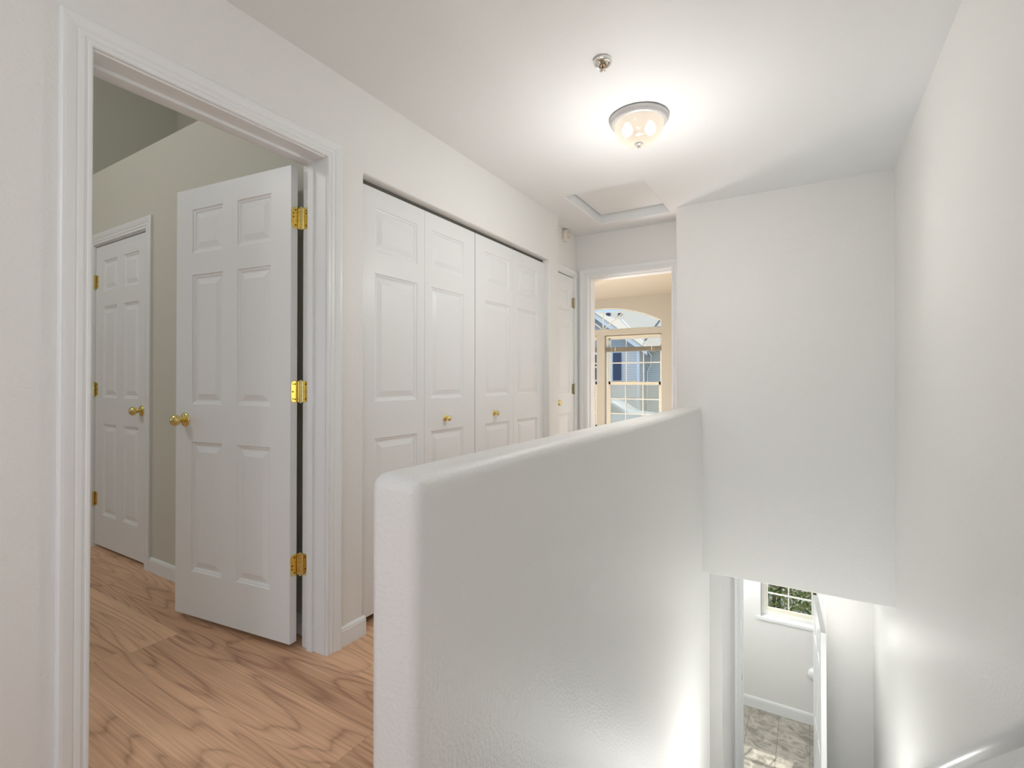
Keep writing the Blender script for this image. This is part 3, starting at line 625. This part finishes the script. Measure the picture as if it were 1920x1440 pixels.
def sash_window(name, x0, x1, label, lw=.0):
    z0, zm, z1 = .34, 1.075, 1.842; ym = 7.6
    w = empty(name, (x0, ym, z0), label=label, cat='window', kind='structure'); O = Vector((x0, ym, z0))
    bm = bmesh.new()
    for b in ((x0, x0 + .032, z0, z1), (x1 - .032, x1, z0, z1), (x0, x1, z1 - .03, z1), (x0, x1, z0, z0 + .035)): box(bm, b[0], b[1], 7.585, 7.65, b[2], b[3])
    obj('window_frame', loc(bm, O), M['vinyl'], w)
    gx0, gx1 = x0 + .032, x1 - .032
    # upper sash (outer), lower sash (inner)
    for nm, za, zb_, ya, yb in (('upper_sash', zm - .02, z1 - .03, 7.625, 7.645), ('lower_sash', z0 + .035, zm + .03, 7.592, 7.618)):
        bm = bmesh.new(); st = .03 if nm == 'lower_sash' else .018; tb = .042 if nm == 'lower_sash' else .03
        for b in ((gx0, gx0 + st, za, zb_), (gx1 - st, gx1, za, zb_), (gx0, gx1, zb_ - tb, zb_), (gx0, gx1, za, za + .03)): box(bm, b[0], b[1], ya, yb, b[2], b[3])
        s = obj(nm, loc(bm, O), M['vinyl'] if nm == 'upper_sash' else M['cream'], w)
        for k in (1, 2):
            xx = gx0 + (gx1 - gx0)*k/3; bm = bmesh.new(); box(bm, xx - .007, xx + .007, ya + .006, yb - .006, za, zb_); obj('muntin', loc(bm, O), M['vinyl'], s)
        for zz in ((1.405,) if nm == 'upper_sash' else (.835, .60)):
            bm = bmesh.new(); box(bm, gx0, gx1, ya + .0055, yb - .0065, zz - .009, zz + .009); obj('muntin', loc(bm, O), M['vinyl'], s)
        bm = bmesh.new(); ym_ = (ya + yb)/2; vs = [bm.verts.new(p) for p in ((gx0, ym_, za), (gx1, ym_, za), (gx1, ym_, zb_), (gx0, ym_, zb_))]; bm.faces.new(vs); obj('pane', loc(bm, O), M['glass'], s)
    bm = bmesh.new(); vs = [bm.verts.new(p) for p in ((gx0, 7.647, z0 + .03), (gx1, 7.647, z0 + .03), (gx1, 7.647, zm), (gx0, 7.647, zm))]; bm.faces.new(vs); obj('insect_screen', loc(bm, O), M['screen'], w)
    bm = bmesh.new(); xc = (x0+x1)/2; box(bm, xc - .035, xc + .035, 7.575, 7.595, zm + .03, zm + .042); box(bm, xc - .012, xc + .03, 7.568, 7.58, zm + .040, zm + .052); obj('sash_lock', loc(bm, O), M['dull'], w)
    return w
sash_window('window_2', -2.783, -1.889, 'right-hand sash window under the arch with white grid bars')
sash_window('window_3', -3.809, -2.915, 'left-hand sash window under the arch, mostly hidden by the door frame')
def blind(x0, x1, label):
    r = empty('venetian_blind', (x0, 7.545, 1.842), label=label, cat='blind', group='raised blinds under the arched window')
    def B(n_, a, b, c, d, e, f_, m): 
        bm = bmesh.new(); box(bm, a - x0, b - x0, c - 7.545, d - 7.545, e - 1.842, f_ - 1.842); return obj(n_, bm, M[m], r)
    B('headrail', x0 + .01, x1 - .01, 7.53, 7.56, 1.800, 1.830, 'cream')
    bm = bmesh.new(); nS = 16
    for k in range(nS): box(bm, .012, x1 - x0 - .012, -.014, .014, 1.594 + k*.0036 - 1.842, 1.594 + k*.0036 + .0024 - 1.842)
    obj('slats', bm, M['blind'], r)
    B('bottom_rail', x0 + .012, x1 - .012, 7.533, 7.557, 1.582, 1.593, 'blind')
    for xx in (x0 + .10, x1 - .12): B('cord', xx, xx + .003, 7.529, 7.532, 1.585, 1.80, 'cord')
    for xx in (x0 + .16, x1 - .16): B('ladder_tape', xx, xx + .012, 7.5285, 7.5300, 1.590, 1.652, 'cord')
    B('bracket', x0 + .003, x0 + .018, 7.528, 7.56, 1.815, 1.841, 'dull'); B('bracket', x1 - .018, x1 - .003, 7.528, 7.56, 1.815, 1.841, 'dull')
    return r
blind(-2.783, -1.889, 'blind raised to a dark stack across the right-hand sash window')
blind(-3.809, -2.915, 'blind raised to a dark stack across the left-hand sash window')
# lower room window
O = Vector((-.49, 6.6, -1.655))
w4 = empty('window_4', O, label='small window with white grid bars and greenery outside, on the lower level', cat='window', kind='structure')
bm = bmesh.new()
for b in ((-.488, -.44, -1.650, -.552), (.21, .258, -1.650, -.552), (-.44, .21, -.60, -.552), (-.44, .21, -1.650, -1.605)): box(bm, b[0], b[1], 6.60, 6.65, b[2], b[3])
obj('window_frame', loc(bm, O), M['vinyl'], w4)
bm = bmesh.new()
for b in ((-.44, -.42, -1.605, -.60), (.19, .21, -1.605, -.60), (-.42, .19, -1.605, -1.57), (-.42, .19, -1.10, -1.07)): box(bm, b[0], b[1], 6.61, 6.64, b[2], b[3])
obj('sash', loc(bm, O), M['cream'], w4)
for xx in (-.205, .030):
    bm = bmesh.new(); box(bm, xx - .006, xx + .006, 6.618, 6.63, -1.57, -.6); obj('muntin', loc(bm, O), M['vinyl'], w4)
for zz in (-1.40, -.85):
    bm = bmesh.new(); box(bm, -.42, .19, 6.6185, 6.6295, zz - .008, zz + .008); obj('muntin', loc(bm, O), M['vinyl'], w4)
bm = bmesh.new(); vs = [bm.verts.new(p) for p in ((-.43, 6.632, -1.59), (.2, 6.632, -1.59), (.2, 6.632, -.6), (-.43, 6.632, -.6))]; bm.faces.new(vs); obj('pane', loc(bm, O), M['glass'], w4)
bm = bmesh.new(); box(bm, -.535, .305, 6.485, 6.602, -1.682, -1.6505); obj('window_sill', loc(bm, O), M['trim'], w4)
# round white fitting low on the lower wall
q = Vector((0, -1, 0)).to_track_quat('Z', 'Y').to_matrix().to_4x4()
r = empty('wall_fitting', (.048, 6.50, -2.165), label='round white fitting low on the lower-room wall, half hidden by the edge-on door', cat='fitting')
bm = bmesh.new(); lathe(bm, [(0, 0), (.066, 0), (.068, .01), (.062, .035), (.04, .05), (0, .054)], 32, q); obj('cover', bm, M['soffit_white'], r, smooth=True)

# ------------------------------------------------------------------ outdoors
G = -2.95; G2 = -1.20
bm = bmesh.new()
pts = [(-60, 7.7, G), (60, 7.7, G), (60, 13, G), (-60, 13, G), (60, 17, G2), (-60, 17, G2), (60, 120, G2), (-60, 120, G2)]
v = [bm.verts.new(p) for p in pts]
for f in ((0, 1, 2, 3), (3, 2, 4, 5), (5, 4, 6, 7)): bm.faces.new([v[i] for i in f])
tag(obj('ground', bm, M['asphalt']), 'pale paved ground outside between the buildings', 'ground', kind='structure')
# neighbouring building
O = Vector((-10, 26, G2))
hb = empty('apartment_building', O, label='neighbouring building with blue-grey siding, gable and pale shingle roof outside the arched window', cat='building')
def hpart(name, bm, m, parent=None): return obj(name, loc(bm, O), M[m], parent or hb)
bm = bmesh.new(); box(bm, -13.2, -7.72, 26, 31.8, G2, 2.9); hpart('wall', bm, 'siding_blue')
bm = bmesh.new(); box(bm, -7.74, -1.5, 27.3, 31.8, G2, 3.0); hpart('wing_wall', bm, 'siding_green')
px, pz = -10.16, 4.94; sx = .73
gx0, gx1 = px - 3.05, px + 2.95
bm = bmesh.new(); ez = 2.9
v = [bm.verts.new(p) for p in ((px - (pz-.2-ez)/sx, 25.98, ez), (px + (pz-.2-ez)/sx, 25.98, ez), (px, 25.98, pz - .2), (px - (pz-.2-ez)/sx, 26.2, ez), (px + (pz-.2-ez)/sx, 26.2, ez), (px, 26.2, pz - .2))]
for f in ((0, 1, 2), (3, 5, 4), (0, 2, 5, 3), (1, 4, 5, 2), (0, 3, 4, 1)): bm.faces.new([v[i] for i in f])
hpart('gable', bm, 'siding_gable')
for s in (-1, 1):   # rake boards
    bm = bmesh.new(); e = Vector((px + s*2.95, pz - .02 - 2.95*sx)); t_ = Vector((px, pz - .02)); v = []
    for y_ in (25.66, 25.74):
        v.append([bm.verts.new((t_.x, y_, t_.y)), bm.verts.new((e.x, y_, e.y)), bm.verts.new((e.x, y_, e.y - .33)), bm.verts.new((t_.x, y_, t_.y - .33))])
    a, b = v
    bm.faces.new(a); bm.faces.new(b[::-1])
    for k in range(4): bm.faces.new([a[k], a[(k+1) % 4], b[(k+1) % 4], b[k]])
    hpart('rake_board', bm, 'siding_trim')
def roof_poly(name, pts, m='shingle', th=.08):
    bm = bmesh.new(); P_ = [Vector(p) for p in pts]; nrm = (P_[1]-P_[0]).cross(P_[2]-P_[0]).normalized()
    if nrm.z < 0: nrm = -nrm
    A_ = [bm.verts.new(p) for p in P_]; B_ = [bm.verts.new(p - nrm*th) for p in P_]
    bm.faces.new(A_); bm.faces.new(B_[::-1])
    for k in range(len(P_)): bm.faces.new([A_[k], A_[(k+1) % len(P_)], B_[(k+1) % len(P_)], B_[k]])
    uv = bm.loops.layers.uv.new('uv'); ux = Vector((0, 0, 1)).cross(nrm)
    ux = ux.normalized() if ux.length > 1e-5 else Vector((1, 0, 0)); uy = nrm.cross(ux)
    for f in bm.faces:
        for l_ in f.loops: l_[uv].uv = (l_.vert.co.dot(ux), l_.vert.co.dot(uy))
    return hpart(name, bm, m)
for s in (-1, 1):
    roof_poly('gable_roof', [(px, 25.62, pz), (px + s*3.05, 25.62, pz - 3.05*sx), (px + s*3.05, 27.6, pz - 3.05*sx), (px, 31.5, pz)])
roof_poly('main_roof', [(-22, 26.2, 2.90), (-1, 26.2, 2.90), (-1, 31.95, 5.775), (-22, 31.95, 5.775)])
roof_poly('wing_roof', [(-10.03, 30.14, 4.91), (-7.67, 26.59, 3.13), (-7.64, 26.95, 3.31), (-7.55, 31.9, 5.79), (-10.1, 31.9, 5.79)], th=.05)
tube_b = bmesh.new(); tube(tube_b, [(-10.03, 30.10, 4.90), (-7.67, 26.55, 3.12)], .06, 8); hpart('valley_flashing', tube_b, 'siding_trim')
bm = bmesh.new(); tube(bm, [(-7.68, 26.95, 3.31), (-7.55, 31.0, 5.35)], .05, 6); hpart('dark_flashing', bm, 'shutter')
for vx, vz in ((-11.29, 5.44), (-10.48, 5.37)):
    bm = bmesh.new(); box(bm, vx - .12, vx + .12, 31.0, 31.3, vz - .10, vz + .12); hpart('roof_vent', bm, 'shutter')
bm = bmesh.new(); box(bm, -7.62, -1.2, 26.62, 26.74, 2.84, 2.98); hpart('gutter', bm, 'siding_trim')
bm = bmesh.new(); tube(bm, [(-7.55, 26.75, 2.85), (-7.42, 27.2, 2.5), (-7.42, 27.2, 1.95), (-7.62, 27.2, 1.6), (-7.62, 27.2, G2)], .045, 8); hpart('downspout', bm, 'siding_trim')
def hwindow(x0, x1, z0, z1):
    bm = bmesh.new()
    for b in ((x0 - .09, x0, z0 - .09, z1 + .09), (x1, x1 + .09, z0 - .09, z1 + .09), (x0, x1, z1, z1 + .09), (x0, x1, z0 - .09, z0), (x0, x1, (z0+z1)/2 - .04, (z0+z1)/2 + .04), ((x0+x1)/2 - .015, (x0+x1)/2 + .015, z0, z1)): box(bm, b[0], b[1], 25.92, 26.0, b[2], b[3])
    w = hpart('window', bm, 'siding_trim'); bm = bmesh.new(); box(bm, x0, x1, 25.96, 25.99, z0, z1); hpart('pane', bm, 'house_glass', w)
hwindow(-10.40, -9.26, 1.15, 2.55)
bm = bmesh.new(); box(bm, -9.13, -8.70, 25.93, 26.0, 1.12, 2.62); hpart('shutter', bm, 'shutter')
bm = bmesh.new(); box(bm, -10.98, -10.55, 25.93, 26.0, 1.12, 2.62); hpart('shutter', bm, 'shutter')
bm = bmesh.new(); box(bm, -7.84, -7.70, 25.95, 26.06, G2, 2.9); hpart('corner_board', bm, 'siding_trim')
# parked car
O = Vector((-7.2, 20.3, G2))
car = empty('car', O, label='pale silver car parked outside, its curved roof seen low through the arched window room', cat='car')
prof = [(-2.15, .35), (-2.2, .75), (-2.1, 1.0), (-1.85, 1.12), (-1.5, 1.48), (-.9, 1.58), (-.1, 1.56), (.35, 1.42), (.95, 1.06), (1.6, .98), (2.0, .85), (2.15, .62), (2.15, .35)]
bm = bmesh.new(); ring = []
for y_, sc, zs in ((-.86, .96, .9), (-.80, 1, .97), (-.55, 1, 1), (.55, 1, 1), (.80, 1, .97), (.86, .96, .9)):
    ring.append([bm.verts.new((x*sc, y_ * (1 if z < 1.05 else .84), .3 + (z - .3)*zs)) for x, z in prof])
for a, b in zip(ring, ring[1:]):
    for k in range(len(prof)): bm.faces.new([a[k], a[(k+1) % len(prof)], b[(k+1) % len(prof)], b[k]])
bm.faces.new(ring[0]); bm.faces.new(ring[-1][::-1]); obj('body', bm, M['car'], car, smooth=True)
for s in (-1, 1):
    bm = bmesh.new(); pr = [(-1.6, 1.1), (-1.35, 1.42), (-.6, 1.47), (-.1, 1.46), (.3, 1.33), (.75, 1.06)]
    A_ = [bm.verts.new((x, s*(.88 if z < 1.2 else .74), z)) for x, z in pr]; B_ = [bm.verts.new((x, s*(.80 if z < 1.2 else .68), z)) for x, z in pr]
    bm.faces.new(A_); bm.faces.new(B_[::-1])
    for k in range(6): bm.faces.new([A_[k], A_[(k+1) % 6], B_[(k+1) % 6], B_[k]])
    obj('side_window', bm, M['carglass'], car)
for wx in (-1.35, 1.35):
    for s in (-1, 1):
        bm = bmesh.new(); lathe(bm, [(0, -.1), (.28, -.1), (.33, -.07), (.33, .07), (.28, .1), (0, .1)], 24, Matrix.Translation((wx, s*.78, .33)) @ Matrix.Rotation(PI/2, 4, 'X')); obj('wheel', bm, M['tyre'], car)
# greenery outside the lower window
def shrub(x, y, w, h, n_, label):
    r = empty('shrub', (x, y, G), label=label, cat='shrub', group='greenery outside the lower window')
    bm = bmesh.new()
    for k in range(n_):
        u_, v_ = random.uniform(-1, 1), random.uniform(0, 1); d_ = random.uniform(-.7, .7)
        c = Vector((u_*w, d_, v_*h)); L_ = random.uniform(.022, .05); e1 = Vector((random.uniform(-1, 1), random.uniform(-1, 1), random.uniform(-1, 1))).normalized(); e2 = e1.orthogonal().normalized()
        bm.faces.new([bm.verts.new(c - e1*L_), bm.verts.new(c + e2*L_*.5), bm.verts.new(c + e1*L_), bm.verts.new(c - e2*L_*.5)])
    obj('foliage', bm, M['leaf'], r)
    bm = bmesh.new()
    for k in range(7): xx = random.uniform(-.8, .8)*w; tube(bm, [(xx, .1, 0), (xx + .1, .15, h*.5), (xx - .1, .1, h*.95)], .03, 6)
    obj('stem', bm, M['bark'], r)
shrub(.1, 9.6, 1.3, 3.2, 16000, 'dense yellow-green shrub filling the small lower window')
shrub(-.5, 11.4, 2.2, 3.3, 9000, 'darker greenery behind the near shrub outside the lower window')
